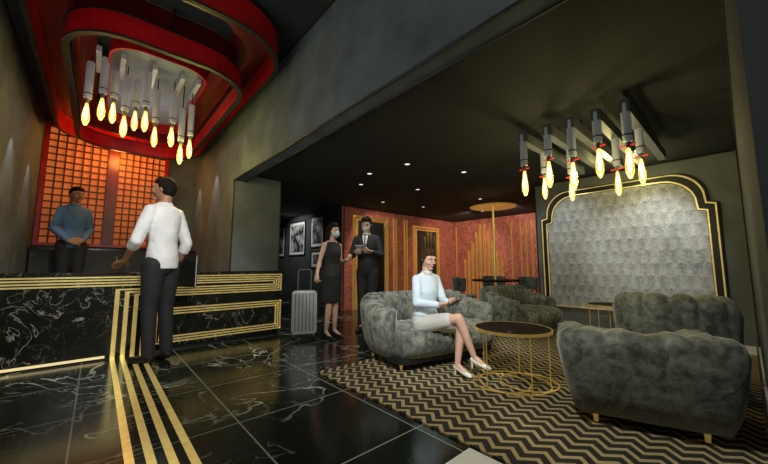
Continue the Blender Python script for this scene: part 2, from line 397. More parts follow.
for i,y in enumerate(ys2):
    obj('beam', B(-.75,1.0,y-1-.034,y-1+.034,-.18,-.08), M['steel_dark'], t)
    for x in (-.4,.7): obj('hanger', T([(x,y-1,-.09),(x,y-1,0)],.006,6), M['black'], t)
    dz = (0,.05,-.02,.04,0)[i]
    lamp(t, -.72, y-1, -.10, -.42+dz, .033, M['bulb_y'], .38)
    if i != 2: lamp(t, -.25+.1*(i%2), y-1, -.17, -.40-dz, .030, M['bulb_y'], .36)

# ------------------------------------------------------------------ downlights
for (x,y) in ((3.1,3.0),(4.3,3.9),(4.0,2.7),(3.3,4.3),(4.6,5.2),(5.9,3.6),(5.7,5.0),(3.0,3.7),(7.3,4.4)):
    t = thing('downlight', 'small round recessed downlight in the charcoal lounge ceiling', 'downlight', (x,y,2.4), group='recessed ceiling downlights')
    bm = bmesh.new(); n_=24
    ribbon(bm, [(.048*math.cos(2*PI*k/n_),.048*math.sin(2*PI*k/n_)) for k in range(n_)], [(.036*math.cos(2*PI*k/n_),.036*math.sin(2*PI*k/n_)) for k in range(n_)], lambda p:(p[0],p[1],-.008), lambda p:(p[0],p[1],0))
    obj('rim', bm, M['steel_dark'], t); obj('lens', L([(0,-.005),(.036,-.005),(.036,0),(0,0)],20), M['spot'], t)

# ------------------------------------------------------------------ arch panel
def arch(inset):
    y0, y1, z0, z1 = .17+inset, 2.28-inset, .36, 2.22-inset
    r = .34; s = .09
    pts = [(y0,z0)]
    pts += [(y0, z1-r-s)]
    pts += [(y0+s*.9, z1-r-s+.02)]
    for i in range(0,11):
        a = PI - (PI/2)*i/10; pts.append((y0+s+r+r*math.cos(a), z1-r+r*math.sin(a)))
    m_ = [(y1+y0-a, z) for a,z in reversed(pts)]
    return pts+m_
t = thing('arched_wall_panel', 'silver leaf-patterned arched wall panel with black and gold border', 'wall panel', (5.65,1.22,.36))
def al(x): return lambda p: (x-5.65, p[0]-1.22, p[1]-.36)
obj('wallcovering', prism(bmesh.new(), arch(.10), al(5.62), al(5.65)), M['leaf'], t)
obj('border', ribbon(bmesh.new(), arch(0), arch(.11), al(5.61), al(5.65)), M['black'], t)
obj('gold_line', ribbon(bmesh.new(), arch(.015), arch(.03), al(5.60), al(5.62)), M['goldline'], t)
obj('gold_line', ribbon(bmesh.new(), arch(.09), arch(.105), al(5.60), al(5.62)), M['goldline'], t)

# ------------------------------------------------------------------ lift doors, gold wall lines
def liftdoor(i, x0, x1, z1):
    r = bpy.data.objects.new('door_%d'%i, None); C.objects.link(r); r.location=((x0+x1)/2,6.1,0); r['kind']='structure'
    h=(x1-x0)/2
    bm=bmesh.new()
    for k,w_ in ((0,.05),(.09,.03)):
        box(bm,-h+k,-h+k+w_,-.05,0,0,z1-k); box(bm,h-k-w_,h-k,-.05,0,0,z1-k); box(bm,-h+k,h-k,-.05,0,z1-k-w_,z1-k)
    obj('door_frame',bm,M['gold'],r)
    obj('door_leaf',B(-h+.12,-.005,-.02,0,0,z1-.12),M['glassdark'],r); obj('door_leaf',B(.005,h-.12,-.02,0,0,z1-.12),M['glassdark'],r)
liftdoor(1,4.45,5.55,2.2); liftdoor(2,6.5,7.6,2.12)
for x in (5.75,5.84,6.15,6.24): trim(B(x,x+.03,6.07,6.1,0,2.25), M['gold'])
t = thing('wall_ornament', 'stepped cluster of tall gold bars on the terracotta bar wall', 'wall ornament', (8.38,5.1,0))
for s in (-1,1):
    for o_,h in ((.07,2.25),(.20,2.0),(.33,1.72),(.46,1.45),(.59,1.2)):
        r_=.028; loop=[(-r_,0),(r_,0)]+[(r_*math.cos(PI*i/8),h-r_+r_*math.sin(PI*i/8)) for i in range(9)]
        obj('bar', prism(bmesh.new(), loop, lambda p:(-.02,p[0]+s*o_,p[1]), lambda p:(.02,p[0]+s*o_,p[1])), M['gold'], t)
for y in (6.0,4.2,3.95,3.8,3.65,3.5): trim(B(8.375,8.4,y-.014,y+.014,0,2.2), M['gold'])

# ------------------------------------------------------------------ framed photographs
for i,(y0,y1,z0,z1,d) in enumerate(((7.0,7.6,1.5,2.25,'framed black and white photo nearest the lift wall, upper one'),(7.95,8.85,1.32,2.22,'largest framed black and white photo, middle of the corridor wall'),(9.2,9.95,1.3,2.15,'framed black and white photo farthest down the corridor wall'),(7.0,7.55,.98,1.36,'small framed photo low on the corridor wall beneath another'))):
    t = thing('framed_photograph', d, 'picture', (4.2,(y0+y1)/2,z0), group='framed photographs on the corridor wall')
    h=(y1-y0)/2; H_=z1-z0
    obj('mount', B(-.015,0,-h,h,0,H_), M['white'], t)
    bm=bmesh.new(); q=.03
    box(bm,-.03,0,-h-q,-h,-q,H_+q); box(bm,-.03,0,h,h+q,-q,H_+q); box(bm,-.03,0,-h,h,-q,0); box(bm,-.03,0,-h,h,H_,H_+q)
    obj('frame', bm, M['black'], t)
    obj('print', B(-.02,-.014,-h+.07,h-.07,.07,H_-.07), M['photo'], t)

# ------------------------------------------------------------------ rug, floor plate
tag(obj('rug', B(1.62,5.45,.0,2.76,0.0,.012), M['rug']), 'large black and gold chevron rug under the lounge seating', 'rug')
tag(obj('floor_plate', B(1.36,1.60,.84,1.09,0.0,.008), M['white']), 'small square white plate on the floor beside the rug', 'floor plate')

# ------------------------------------------------------------------ tub sofas
def tub(label, x, y, rz, W, D, ha, hb, m, nch=16, group=None, z=.012, name='tub_sofa', cat='sofa', e=.62, th=.2, bl=.045, scal=.02, outf=.5, low=.10):
    t = thing(name, label, cat, (x,y,z), rz, group)
    bm = bmesh.new(); N = nch*10; p0 = math.radians(-38); p1 = math.radians(218)
    def pw(v): return math.copysign(abs(v)**e, v)
    S_=[0]; prev=None; fine=400
    for i in range(fine+1):
        ph=p0+(p1-p0)*i/fine; q=V((pw(math.cos(ph))*W/2,pw(math.sin(ph))*D/2))
        if prev is not None: S_.append(S_[-1]+(q-prev).length)
        prev=q
    def phase(i): return S_[i]/S_[-1]
    rings=[]
    idx=0
    for i in range(N+1):
        s=i/N
        while idx<fine-1 and phase(idx+1)<s: idx+=1
        a,b2=phase(idx),phase(idx+1); ff=idx+((s-a)/(b2-a) if b2>a else 0)
        ph=p0+(p1-p0)*min(ff,fine)/fine
        cx,cy=pw(math.cos(ph)),pw(math.sin(ph))
        P=V((cx*W/2, cy*D/2,0)); 
        nrm=V((math.cos(ph)/W, math.sin(ph)/D,0)).normalized()
        b=abs(math.sin(PI*nch*s)); bulge=bl*b**.5
        k=max(0,min(1,(math.sin(ph)+.35)/1.1)); k=k*k*(3-2*k)
        h=ha+(hb-ha)*k + scal*b**.6
        endt=min(1,min(s,1-s)*N/3)
        th_=th*(.75+.25*endt)
        prof=[(-.09,low,.2),(-.045,.2,.6),(-.02,.34,.8),(0,h-.10,.8),(-.02,h-.035,.8),(-.06,h-.005,.8),(-.10,h,.9),(-.15,h-.02,1),(-th_,h-.08,1),(-th_-.02,.45*h+.12,1),(-th_-.02,.12,.6)]
        ring=[]
        for (o,zz,f) in prof:
            d = nrm*(o + (bulge*f*outf if o>-.09 else -bulge*f))
            q=P+d; ring.append(bm.verts.new((q.x,q.y,zz)))
        rings.append(ring)
    for A,D_ in zip(rings,rings[1:]):
        for k in range(len(A)): bm.faces.new((A[k],A[(k+1)%len(A)],D_[(k+1)%len(A)],D_[k]))
    bm.faces.new(rings[0]); bm.faces.new(rings[-1])
    obj('backrest', bm, m, t, smooth=True)
    bm=bmesh.new(); sw=W/2-th+.03; sy0=-D/2-.02; sy1=D/2-th
    cols=nch*6; sh=.36
    rows=[(sy0+.05,.12,0),(sy0+.0,.20,1),(sy0-.02,.27,1),(sy0+.01,sh-.03,1),(sy0+.06,sh,.9),(sy0+.2,sh+.02,.7),(0,sh+.02,.6),(sy1,sh,.5),(sy1,.12,0)]
    g=[]
    for (yy,zz,f) in rows:
        r_=[]
        for c in range(cols+1):
            u=c/cols; xx=-sw+2*sw*u; bb_=abs(math.sin(PI*u*round(nch*.5)))**.5
            edge=(abs(2*u-1))**6
            r_.append(bm.verts.new((xx, yy+(-.03*bb_*f if yy<-.1 else 0)+.07*edge*(1 if yy<0 else -1), zz+.018*bb_*f-.02*edge*(f>0))))
        g.append(r_)
    R_=len(g)
    for a in range(R_):
        A,D_=g[a],g[(a+1)%R_]
        for c in range(cols): bm.faces.new((A[c],A[c+1],D_[c+1],D_[c]))
    bm.faces.new([g[a][0] for a in range(R_)]); bm.faces.new([g[a][-1] for a in range(R_)])
    obj('seat_cushion', bm, m, t, smooth=True)
    obj('base', prism(bmesh.new(), rrect(-W/2+.12,W/2-.12,-D/2+.06,D/2-.12,.12,6), lambda p:(p[0],p[1],.07), lambda p:(p[0],p[1],.125)), M['black'], t)
    for sx in (-1,1):
        for sy in (-1,1):
            obj('leg', L([(0,0),(.012,0),(.02,.08),(0,.08)],10,(sx*(W/2-.2),sy*(D/2-.17),0)), M['gold'], t)
    return t
G='velvet tub seats on the chevron rug'
tub('sage green channelled velvet sofa on which a woman sits', 2.84,2.44, math.radians(-12), 1.50,.92,.55,.67, M['velvet'],24,G)
tub('channelled velvet sofa at the far side of the rug beside the arched panel', 4.84,2.34, math.radians(-4), 1.2,.85,.5,.66, M['velvet'],18,G)
tub('large dark velvet tub chair in the foreground with its back to the viewer', 2.80,.56, math.radians(110), .93,.86,.52,.58, M['velvet2'],12,G,name='tub_chair',cat='armchair',e=.30,scal=.022,outf=.10,bl=.035,low=.07)
tub('dark velvet tub chair beyond the foreground one by the right wall', 3.74,.46, math.radians(95), .78,.74,.62,.74, M['velvet2'],12,G,name='tub_chair',cat='armchair',e=.5,scal=.035)

# ------------------------------------------------------------------ round tables
def rtable(label, x, y, r, h, group):
    t = thing('coffee_table', label, 'table', (x,y,.012), 0, group)
    obj('tabletop', L([(0,h-.018),(r-.01,h-.018),(r-.004,h-.01),(r-.01,h),(0,h)],48), M['top'], t)
    n_=48; c=lambda q:[(q*math.cos(2*PI*k/n_),q*math.sin(2*PI*k/n_)) for k in range(n_)]
    obj('rim', ribbon(bmesh.new(), c(r), c(r-.010), lambda p:(p[0],p[1],h-.020), lambda p:(p[0],p[1],h+.002)), M['gold'], t)
    for k in range(5):
        a=2*PI*k/5+.3; q=r-.03
        obj('leg', T([(q*math.cos(a),q*math.sin(a),.008),(q*math.cos(a),q*math.sin(a),h-.02)],.0045,8), M['gold'], t)
    for ox,oy,sc in ((0,0,1),(.10,-.08,.80),(-.09,.07,.80)):
        obj('base_ring', T([(ox+sc*q*math.cos(2*PI*k/48),oy+sc*q*math.sin(2*PI*k/48),.007) for k in range(48)],.0055,8,closed=True), M['gold'], t)
rtable('round black marble coffee table with gold rods in front of the seated woman', 2.72,1.39,.315,.46,'gold framed coffee tables')
rtable('round gold framed coffee table near the arched wall panel', 4.95,1.20,.27,.50,'gold framed coffee tables')

# ------------------------------------------------------------------ canopy table and bar chairs
t = thing('canopy_table', 'dark round table with central brass pole and disc canopy', 'table', (5.6,3.15,0))
obj('base', L([(0,0),(.22,0),(.22,.02),(.03,.04),(0,.04)],32), M['black'], t)
obj('pole', T([(0,0,.03),(0,0,2.14)],.022,12), M['gold'], t)
obj('tabletop', L([(0,.72),(.42,.72),(.43,.735),(.42,.75),(0,.75)],40), M['top'], t)
obj('canopy', L([(0,2.17),(.12,2.16),(.42,2.12),(.43,2.13),(.12,2.19),(0,2.20)],40), M['gold'], t, smooth=True)
def chair(label,x,y,rz):
    t = thing('dining_chair', label, 'chair', (x,y,0), rz, 'dark chairs at the canopy table')
    obj('seat', L([(0,.42),(.19,.42),(.21,.45),(.19,.475),(0,.48)],24), M['velvet2'], t)
    bm=bmesh.new(); rings=[]
    for i in range(17):
        a=math.radians(10+160*i/16)
        rings.append([bm.verts.new((q*math.cos(a),q*math.sin(a),z)) for q,z in ((.22,.55),(.235,.78),(.205,.79),(.19,.55))])
    for A,D_ in zip(rings,rings[1:]):
        for k in range(4): bm.faces.new((A[k],A[(k+1)%4],D_[(k+1)%4],D_[k]))
    bm.faces.new(rings[0]); bm.faces.new(rings[-1])
    obj('backrest', bm, M['velvet2'], t)
    for a in (30,90,150): obj('spindle', T([(.19*math.cos(math.radians(a)),.19*math.sin(math.radians(a)),.45),(.205*math.cos(math.radians(a)),.205*math.sin(math.radians(a)),.57)],.009,6), M['black'], t)
    for a in (45,135,225,315): obj('leg', T([(.13*math.cos(math.radians(a)),.13*math.sin(math.radians(a)),.43),(.2*math.cos(math.radians(a)),.2*math.sin(math.radians(a)),0)],[.012,.008],8), M['black'], t)
chair('leftmost dark low-backed chair at the canopy table',5.12,3.5,math.radians(50))
chair('dark low-backed chair on the far side of the canopy table',6.15,3.5,math.radians(-60))
chair('rightmost dark low-backed chair at the canopy table',6.15,2.85,math.radians(-110))

# ------------------------------------------------------------------ suitcase
t = thing('suitcase', 'silver hard-shell trolley suitcase standing beside the woman in black', 'suitcase', (2.22,4.18,0), math.radians(-25))
obj('shell', prism(bmesh.new(), rrect(-.17,.17,.07,.66,.05,6), lambda p:(p[0],-.12,p[1]), lambda p:(p[0],.12,p[1])), M['silver'], t, bevel=.02)
for i in range(6): obj('rib', B(-.13+.048*i,-.118+.048*i,-.132,-.12,.12,.62), M['steel_dark'], t)
obj('zip', ribbon(bmesh.new(), rrect(-.175,.175,.065,.665,.05,6), rrect(-.168,.168,.072,.658,.05,6), lambda p:(p[0],-.008,p[1]), lambda p:(p[0],.008,p[1])), M['black'], t)
obj('telescopic_handle', T([(-.09,.03,.64),(-.09,.03,.93),(-.075,.03,.95),(.075,.03,.95),(.09,.03,.93),(.09,.03,.64)],.009,8), M['steel_dark'], t)
for sx in (-1,1):
    for sy in (-1,1):
        obj('wheel', T([(sx*.13-.012,sy*.08,.028),(sx*.13+.012,sy*.08,.028)],.028,14), M['black'], t)
        obj('wheel_fork', B(sx*.13-.016,sx*.13+.016,sy*.08-.012,sy*.08+.012,.045,.075), M['steel_dark'], t)

# ------------------------------------------------------------------ people
def ball(bm, c, r, sc=(1,1,1), seg=12, rot=None):
    res = bmesh.ops.create_uvsphere(bm, u_segments=seg, v_segments=max(6,seg*2//3), radius=1)
    for v in res['verts']:
        q = V((v.co.x*r*sc[0], v.co.y*r*sc[1], v.co.z*r*sc[2]))
        if rot: q = rot @ q
        v.co = q+V(c)
def chain(bm, pts, rad, seg=14):
    for a,b_,ra,rb in zip(pts,pts[1:],rad,rad[1:]): tube(bm,[a,b_],[ra,rb],seg)
    for p_,r_ in zip(pts,rad): ball(bm,p_,r_,seg=seg)
def loft(bm, secs, seg=28):
    rings=[]
    for (c,rx,ry) in secs:
        rings.append([bm.verts.new((c[0]+rx*math.cos(2*PI*k/seg), c[1]+ry*math.sin(2*PI*k/seg), c[2])) for k in range(seg)])
    for A,D_ in zip(rings,rings[1:]):
        for k in range(seg): bm.faces.new((A[k],A[(k+1)%seg],D_[(k+1)%seg],D_[k]))
    bm.faces.new(rings[0]); bm.faces.new(rings[-1])
def fuse(name, bm, m, parent, vox, smooth=4):
    bmesh.ops.recalc_face_normals(bm, faces=bm.faces)
    me=bpy.data.meshes.new('tmp'); bm.to_mesh(me); bm.free()
    o=bpy.data.objects.new('tmp',me); C.objects.link(o)
    md=o.modifiers.new('r','REMESH'); md.mode='VOXEL'; md.voxel_size=vox; md.use_smooth_shade=True
    ms=o.modifiers.new('s','SMOOTH'); ms.factor=.5; ms.iterations=smooth
    dg=bpy.context.evaluated_depsgraph_get(); dg.update()
    r=bpy.data.meshes.new_from_object(o.evaluated_get(dg))
    bpy.data.objects.remove(o); bpy.data.meshes.remove(me)
    r.name=name; r.materials.clear(); r.materials.append(m)
    for p_ in r.polygons: p_.use_smooth=True
    k=bpy.data.objects.new(name,r); C.objects.link(k); k.parent=parent
    return k
def lerp(a,b_,f): return a+(b_-a)*f
def hand(bm, H, w, d, n_, side, curl):
    d=d.normalized(); n_=(n_-d*n_.dot(d)).normalized(); s=d.cross(n_).normalized()*side
    for i in range(4):
        base=w+d*.05*H+s*(.018-.012*i)*H
        chain(bm,[w+s*(.008-.005*i)*H,base],[.0105*H,.0085*H],8)
        ln=(.040,.045,.042,.033)[i]*H; cur=base; ang=curl*.4
        pts=[cur]
        for k,fr in enumerate((.42,.32,.26)):
            ang+=curl*(.5+.25*k)
            cur=cur+(d*math.cos(ang)+n_*math.sin(ang))*ln*fr; pts.append(cur)
        chain(bm,pts,[.0062*H,.0056*H,.0052*H,.0045*H],8)
    b0=w+d*.014*H+s*.012*H; dirs=(d*.55+s*.7+n_*.35).normalized(); d2=(d*.85+s*.25+n_*.5).normalized()
    chain(bm,[b0,b0+dirs*.026*H,b0+dirs*.026*H+d2*.022*H],[.009*H,.0065*H,.005*H],8)

def person(label, loc, rz, H, J, fem=False, skin='skin', hair='hair', top=('wshirt',1.0), trousers=None, skirt=None, dress=False, shoe='leather', heels=False,
           head=(0,0), lean=0, mask=None, longhair=False, hands={}, jacket=False, slim=.88, loose=1.0, tied=False):
    t = thing('person', label, 'person', loc, rz)
    J = {k: V(v)*H for k,v in J.items()}
    pel = J['pelvis']; dz = pel.z-.52*H
    def tc(z): return V((pel.x, pel.y-lean*(z-.52)*H, z*H+dz))
    if fem: S=[(.455,.055,.05),(.48,.088,.066),(.52,.097,.068),(.56,.088,.060),(.62,.066,.050),(.66,.068,.054),(.715,.078,.066),(.745,.078,.060),(.785,.082,.046),(.812,.060,.038),(.832,.033,.033)]; sl_=1.0
    else: S=[(.455,.055,.05),(.48,.084,.064),(.52,.090,.066),(.56,.086,.062),(.62,.082,.060),(.68,.094,.068),(.735,.104,.070),(.775,.105,.060),(.80,.092,.050),(.818,.062,.042),(.836,.038,.037)]; sl_=slim
    S=[(z,rx*sl_,ry*(sl_+1)/2) for z,rx,ry in S]
    sw = .088 if fem else .108*sl_
    shoulder = {s: tc(.785)+V((s*sw*H,0,0)) for s in (-1,1)}
    hip = {s: pel+V((s*.040*H,0,-.02*H)) for s in (-1,1)}
    k = .84 if fem else .90
    nb = tc(.825); hc = tc(.913)+V((0,-.012*H,0))
    Rh = Matrix.Rotation(math.radians(head[0]),3,'Z') @ Matrix.Rotation(math.radians(head[1]),3,'X')
    def HP(x,y,z): return hc + Rh@V((x*H,y*H,z*H))
    body=bmesh.new()
    loft(body,[(tc(z),rx*H,ry*H) for z,rx,ry in S])
    chain(body,[nb, HP(0,.012,-.035)],[.034*k*H,.030*k*H])
    for s in (-1,1): chain(body,[nb+V((0,0,.004*H)),lerp(nb,shoulder[s],.8)],[.024*k*H,.024*k*H],10)
    res=bmesh.ops.create_uvsphere(body,u_segments=32,v_segments=24,radius=1)
    for v in res['verts']:
        x,y,z=v.co
        low=max(0,-z); fx=1-.32*low**1.5
        yy=y*.054*(1-.10*low)
        if y>0 and z<0: yy*=(1-.35*low)
        if y<0: yy*=(1-.08*max(0,z))*.95
        if y<-.3:
            for s in (-1,1):
                q=((x-s*.40)/.22)**2+((z-.09)/.16)**2
                yy+= .006*math.exp(-q)
        v.co=HP(x*.0415*fx, yy, z*.066)
    ball(body,HP(0,-.043,-.050),.0125*H,(1.25,.8,.75),rot=Rh)
    chain(body,[HP(0,-.050,.010),HP(0,-.0585,-.010)],[.0042*H,.0058*H],8)
    for s in (-1,1):
        ball(body,HP(s*.0055,-.0545,-.0115),.0045*H,rot=Rh)
        ball(body,HP(s*.042,.004,-.004),.012*H,(.35,.65,1.2),rot=Rh)
        ball(body,HP(s*.022,-.038,-.012),.012*H,(1,.8,.9),rot=Rh)
        chain(body,[HP(s*.008,-.0475,.017),HP(s*.026,-.044,.017)],[.0035*H,.0035*H],8)
    ball(body,HP(0,-.0495,-.0265),.0075*H,(1.5,.7,.45),rot=Rh); ball(body,HP(0,-.0485,-.0335),.0075*H,(1.3,.7,.45),rot=Rh)
    arms={}
    for s,nm in ((1,'L'),(-1,'R')):
        sh=shoulder[s]; el=J['el'+nm]; wr=J['wr'+nm]
        arms[s]=(sh,el,wr)
        chain(body,[sh,lerp(sh,el,.4),el,lerp(el,wr,.25),wr],[.029*k*H,.027*k*H,.021*k*H,.0225*k*H,.0145*k*H])
        hd=hands.get(nm,{}) ; d=V(hd['d']) if 'd' in hd else (wr-el)
        nn=V(hd.get('n',(0,1,0)))
        hand(body,H,wr,d,nn,hd.get('s',1),hd.get('curl',.35))
    legs={}
    for s,nm in ((1,'L'),(-1,'R')):
        hp=hip[s]; kn=J['kn'+nm]; an=J['an'+nm]; to=J['to'+nm]
        legs[s]=(hp,kn,an,to)
        chain(body,[hp,lerp(hp,kn,.4),kn,lerp(kn,an,.28),an],[.050*H,.047*k*H,.033*k*H,.032*k*H,.019*k*H])
        chain(body,[an,lerp(an,to,.55)+V((0,0,-.004*H)),to],[.019*k*H,.017*k*H,.011*H],10)
    bo=fuse('body',body,M[skin],t,.0055,2)
    g=.009*H*loose
    if top:
        bm=bmesh.new(); sl=top[1]
        lo=.47 if not skirt else .54
        if jacket: lo=.45
        loft(bm,[(tc(z),rx*H+g*(1.6 if (jacket or z<.6) and not fem else 1),ry*H+g*(1.4 if z<.6 and not fem else 1)) for z,rx,ry in S if z>=lo and z<.825])
        if top[1]>.02:
            for s in (-1,1): chain(bm,[tc(.812)+V((s*.02*H,0,0)),lerp(tc(.808),shoulder[s],.85)],[.024*k*H+g*.6,.026*k*H+g*.6],12)
        for s in (-1,1):
            sh,el,wr=arms[s]
            P=[sh,lerp(sh,el,.4),el,lerp(el,wr,.25),lerp(el,wr,.93)]; Rr=[.029*k*H+g*.7,.027*k*H+g*.8,.022*k*H+g*.9,.023*k*H+g*.8,.0165*k*H+g*.7]
            if sl<1:
                if sl<=.5: P=P[:2]+[lerp(sh,el,sl*1.9)]; Rr=Rr[:2]+[.026*k*H+g*1.2]
                else: P=P[:4]; Rr=Rr[:4]
            if sl>.02: chain(bm,P,Rr)
        fuse('jacket' if jacket else ('dress_top' if dress else 'shirt'),bm,M[top[0]],t,.008,3)
        if not dress:
            col=bmesh.new(); loft(col,[(tc(.815),.048*k*H,.046*k*H),(tc(.838),.038*k*H,.040*k*H)]); obj('collar',col,M['wshirt' if jacket else top[0]],t,smooth=True)
    if jacket:
        bm=bmesh.new(); c=tc(.77)
        vs=[bm.verts.new(q) for q in ((c.x-.026*H,c.y-.044*H-g,c.z+.042*H),(c.x+.026*H,c.y-.044*H-g,c.z+.042*H),(c.x,c.y-.070*H-g,c.z-.09*H))]
        bm.faces.new(vs); r_=bmesh.ops.extrude_face_region(bm,geom=bm.faces[:])
        for v in r_['geom']:
            if isinstance(v,bmesh.types.BMVert): v.co.y-=.008
        obj('shirt_front',bm,M['wshirt'],t)
        obj('tie',T([(c.x,c.y-.050*H-g-.014,c.z+.04*H),(c.x,c.y-.070*H-g-.01,c.z-.07*H)],[.008,.016],6),M['black'],t)
    if trousers:
        bm=bmesh.new(); loft(bm,[(tc(z),rx*H+g*.6,ry*H+g*.6) for z,rx,ry in S if z<.60])
        for s in (-1,1):
            hp,kn,an,to=legs[s]
            chain(bm,[hp,lerp(hp,kn,.4),kn,lerp(kn,an,.3),lerp(kn,an,.97)],[.057*H,.051*H,.038*H,.035*H,.030*H])
        fuse('trousers',bm,M[trousers],t,.008,3)
    if skirt:
        bm=bmesh.new(); loft(bm,[(tc(z),rx*H+g*.6,ry*H+g*.6) for z,rx,ry in S if z<.6])
        km=[]
        for s in (-1,1):
            hp,kn,an,to=legs[s]; e=lerp(hp,kn,.72); km.append(e)
            chain(bm,[hp,lerp(hp,kn,.45),e],[.058*H,.053*H,.044*H])
        chain(bm,[pel+V((0,0,-.01*H)),(km[0]+km[1])/2],[.06*H,.046*H])
        fuse('skirt',bm,M[skirt],t,.008,5)
    if dress:
        bm=bmesh.new()
        loft(bm,[(tc(.30),.088*H,.066*H),(tc(.36),.094*H,.070*H),(tc(.46),.101*H,.074*H),(tc(.52),.103*H,.074*H),(tc(.57),.090*H,.064*H),(tc(.62),.074*H,.058*H)])
        fuse('skirt',bm,M[top[0]],t,.008,4)
    for s in (-1,1):
        hp,kn,an,to=legs[s]; bm=bmesh.new()
        d=(to-an); dn=V((d.x,d.y,0)).normalized()
        heel=an-dn*.012*H+V((0,0,-.012*H))
        if heels:
            chain(bm,[heel,lerp(an,to,.5)+V((0,0,-.010*H)),to+V((0,0,-.002*H)),to+dn*.014*H+V((0,0,-.004*H))],[.015*H,.0155*H,.0150*H,.008*H],10)
            hb=heel-dn*.004*H; up=V((0,0,1))
            chain(bm,[hb,hb-up*max(.012*H,min(.05*H,(heel.z-.004) if heel.z<.08*H else .05*H))],[.010*H,.004*H],8)
        else:
            chain(bm,[heel,lerp(an,to,.5)+V((0,0,-.008*H)),to,to+dn*.012*H],[.021*H,.0215*H,.020*H,.013*H],10)
        fuse('shoe',bm,M[shoe],t,.006,2)
    bm=bmesh.new()
    ball(bm,HP(0,.013,.013),H,(.0465,.050,.059),22,rot=Rh)
    ball(bm,HP(0,-.008,.043),H,(.041,.036,.030),16,rot=Rh)
    if tied:
        chain(bm,[HP(0,.05,-.005),HP(.0,.068,-.02),HP(.004,.072,-.08),HP(.006,.064,-.15)],[.022*H,.021*H,.019*H,.008*H],10)
        for s in (-1,1): chain(bm,[HP(s*.034,-.010,.02),HP(s*.041,-.002,-.012)],[.012*H,.008*H],10)
    if longhair:
        chain(bm,[HP(0,.028,.01),HP(0,.040,-.04),HP(0,.044,-.095)],[.038*H,.032*H,.020*H])
        for s in (-1,1): chain(bm,[HP(s*.034,.006,.02),HP(s*.041,.010,-.03),HP(s*.040,.014,-.085)],[.015*H,.012*H,.008*H])
    fuse('hair',bm,M[hair],t,.006,2)
    for s in (-1,1):
        bm=bmesh.new(); ball(bm,HP(s*.0165,-.0425,.005),.0058*H,(1.1,1,.75)); e=obj('eye',bm,M['eyew'],t,smooth=True)
        bm=bmesh.new(); ball(bm,HP(s*.0165,-.0462,.005),.0034*H); obj('iris',bm,M['eyed'],e,smooth=True)
        obj('eyebrow',T([HP(s*.008,-.0515,.017),HP(s*.018,-.0500,.0190),HP(s*.028,-.043,.016)],.0018*H,6),M[hair],t)
    if mask:
        bm=bmesh.new(); ball(bm,HP(0,-.030,-.026),H,(.036,.034,.031),18,rot=Rh); obj('face_mask',bm,M[mask],t,smooth=True)
        for s in (-1,1): obj('mask_strap',T([HP(s*.030,-.034,-.015),HP(s*.044,.0,-.002)],.0018*H,5),M['white'],t)
    else:
        bm=bmesh.new(); ball(bm,HP(0,-.0530,-.0265),H,(.0115,.0035,.0025),12,rot=Rh);ball(bm,HP(0,-.0520,-.0320),H,(.010,.0035,.003),12,rot=Rh); obj('lips',bm,M['lip'],t,smooth=True)
    return t
stand = dict(pelvis=(0,0,.52), knL=(.045,-.012,.285), knR=(-.045,-.012,.285), anL=(.048,.012,.04), anR=(-.048,.012,.04), toL=(.06,-.085,.014), toR=(-.06,-.085,.014))

a1=math.radians(-150); b1=(.53,4.22,0)
J1 = dict(stand, elL=(.128,-.02,.625), wrL=(.085,-.160,.522), elR=(-.118,.025,.62), wrR=(-.116,-.045,.475))
person('man in a white shirt and dark trousers standing at the reception counter', b1, a1, 2.02, J1, skin='skin2', hair='hair', top=('wshirt',.6), trousers='trouser', loose=1.15,
       head=(30,2), lean=.03, slim=.70, hands={'L':dict(d=(-.1,-1,-.25),n=(0,-.2,-1),s=-1,curl=.3),'R':dict(d=(.0,-.25,-1),n=(1,0,0),s=1,curl=.9)})
R1 = Matrix.Rotation(a1,3,'Z')
def wpos(base, R, q): 
    v = R@V(q); return (base[0]+v.x, base[1]+v.y, base[2]+v.z)
f = thing('folder', 'black leather folder held at the side of the man in white', 'folder', wpos(b1,R1,(-.245,.04,.76)), a1)
obj('cover', B(-.014,-.006,-.15,.15,0,.36), M['leather'], f); obj('cover', B(-.036,-.028,-.15,.15,0,.36), M['leather'], f)
obj('pages', B(-.028,-.014,-.145,.145,.005,.355), M['white'], f)

J2 = dict(stand, elL=(.108,.02,.63), wrL=(.045,-.10,.54), elR=(-.108,.02,.63), wrR=(-.045,-.10,.535))
person('man in a blue shirt standing behind the reception counter', (-.31,6.85,PZ), math.radians(15), 1.90, J2, skin='skin2', hair='hair', top=('bshirt',1), trousers='trouser', slim=.68,
       head=(10,8), hands={'L':dict(d=(-.9,-.3,-.2),n=(0,1,-.3),s=-1,curl=.5),'R':dict(d=(.9,-.3,-.2),n=(0,1,-.3),s=1,curl=.5)})

J3 = dict(stand, knL=(.035,-.015,.285), knR=(-.03,-.008,.285), anL=(.045,.0,.055), anR=(-.04,.015,.055), toL=(.06,-.075,.012), toR=(-.05,-.06,.012),
          elR=(-.130,.015,.635), wrR=(-.185,-.02,.54), elL=(.130,.02,.635), wrL=(.075,-.12,.665))
person('woman in a black dress and face mask standing by the silver suitcase', (2.52,3.96,0), math.radians(12), 1.65, J3, fem=True, hair='hair', top=('dress',0.01), dress=True, shoe='leather', heels=True,
       head=(12,6), mask='mask', longhair=True, hands={'R':dict(d=(-.3,-.3,-1),n=(.9,0,0),s=-1,curl=.9),'L':dict(d=(-.3,-.9,.2),n=(-.7,0,.5),s=1,curl=.7)})

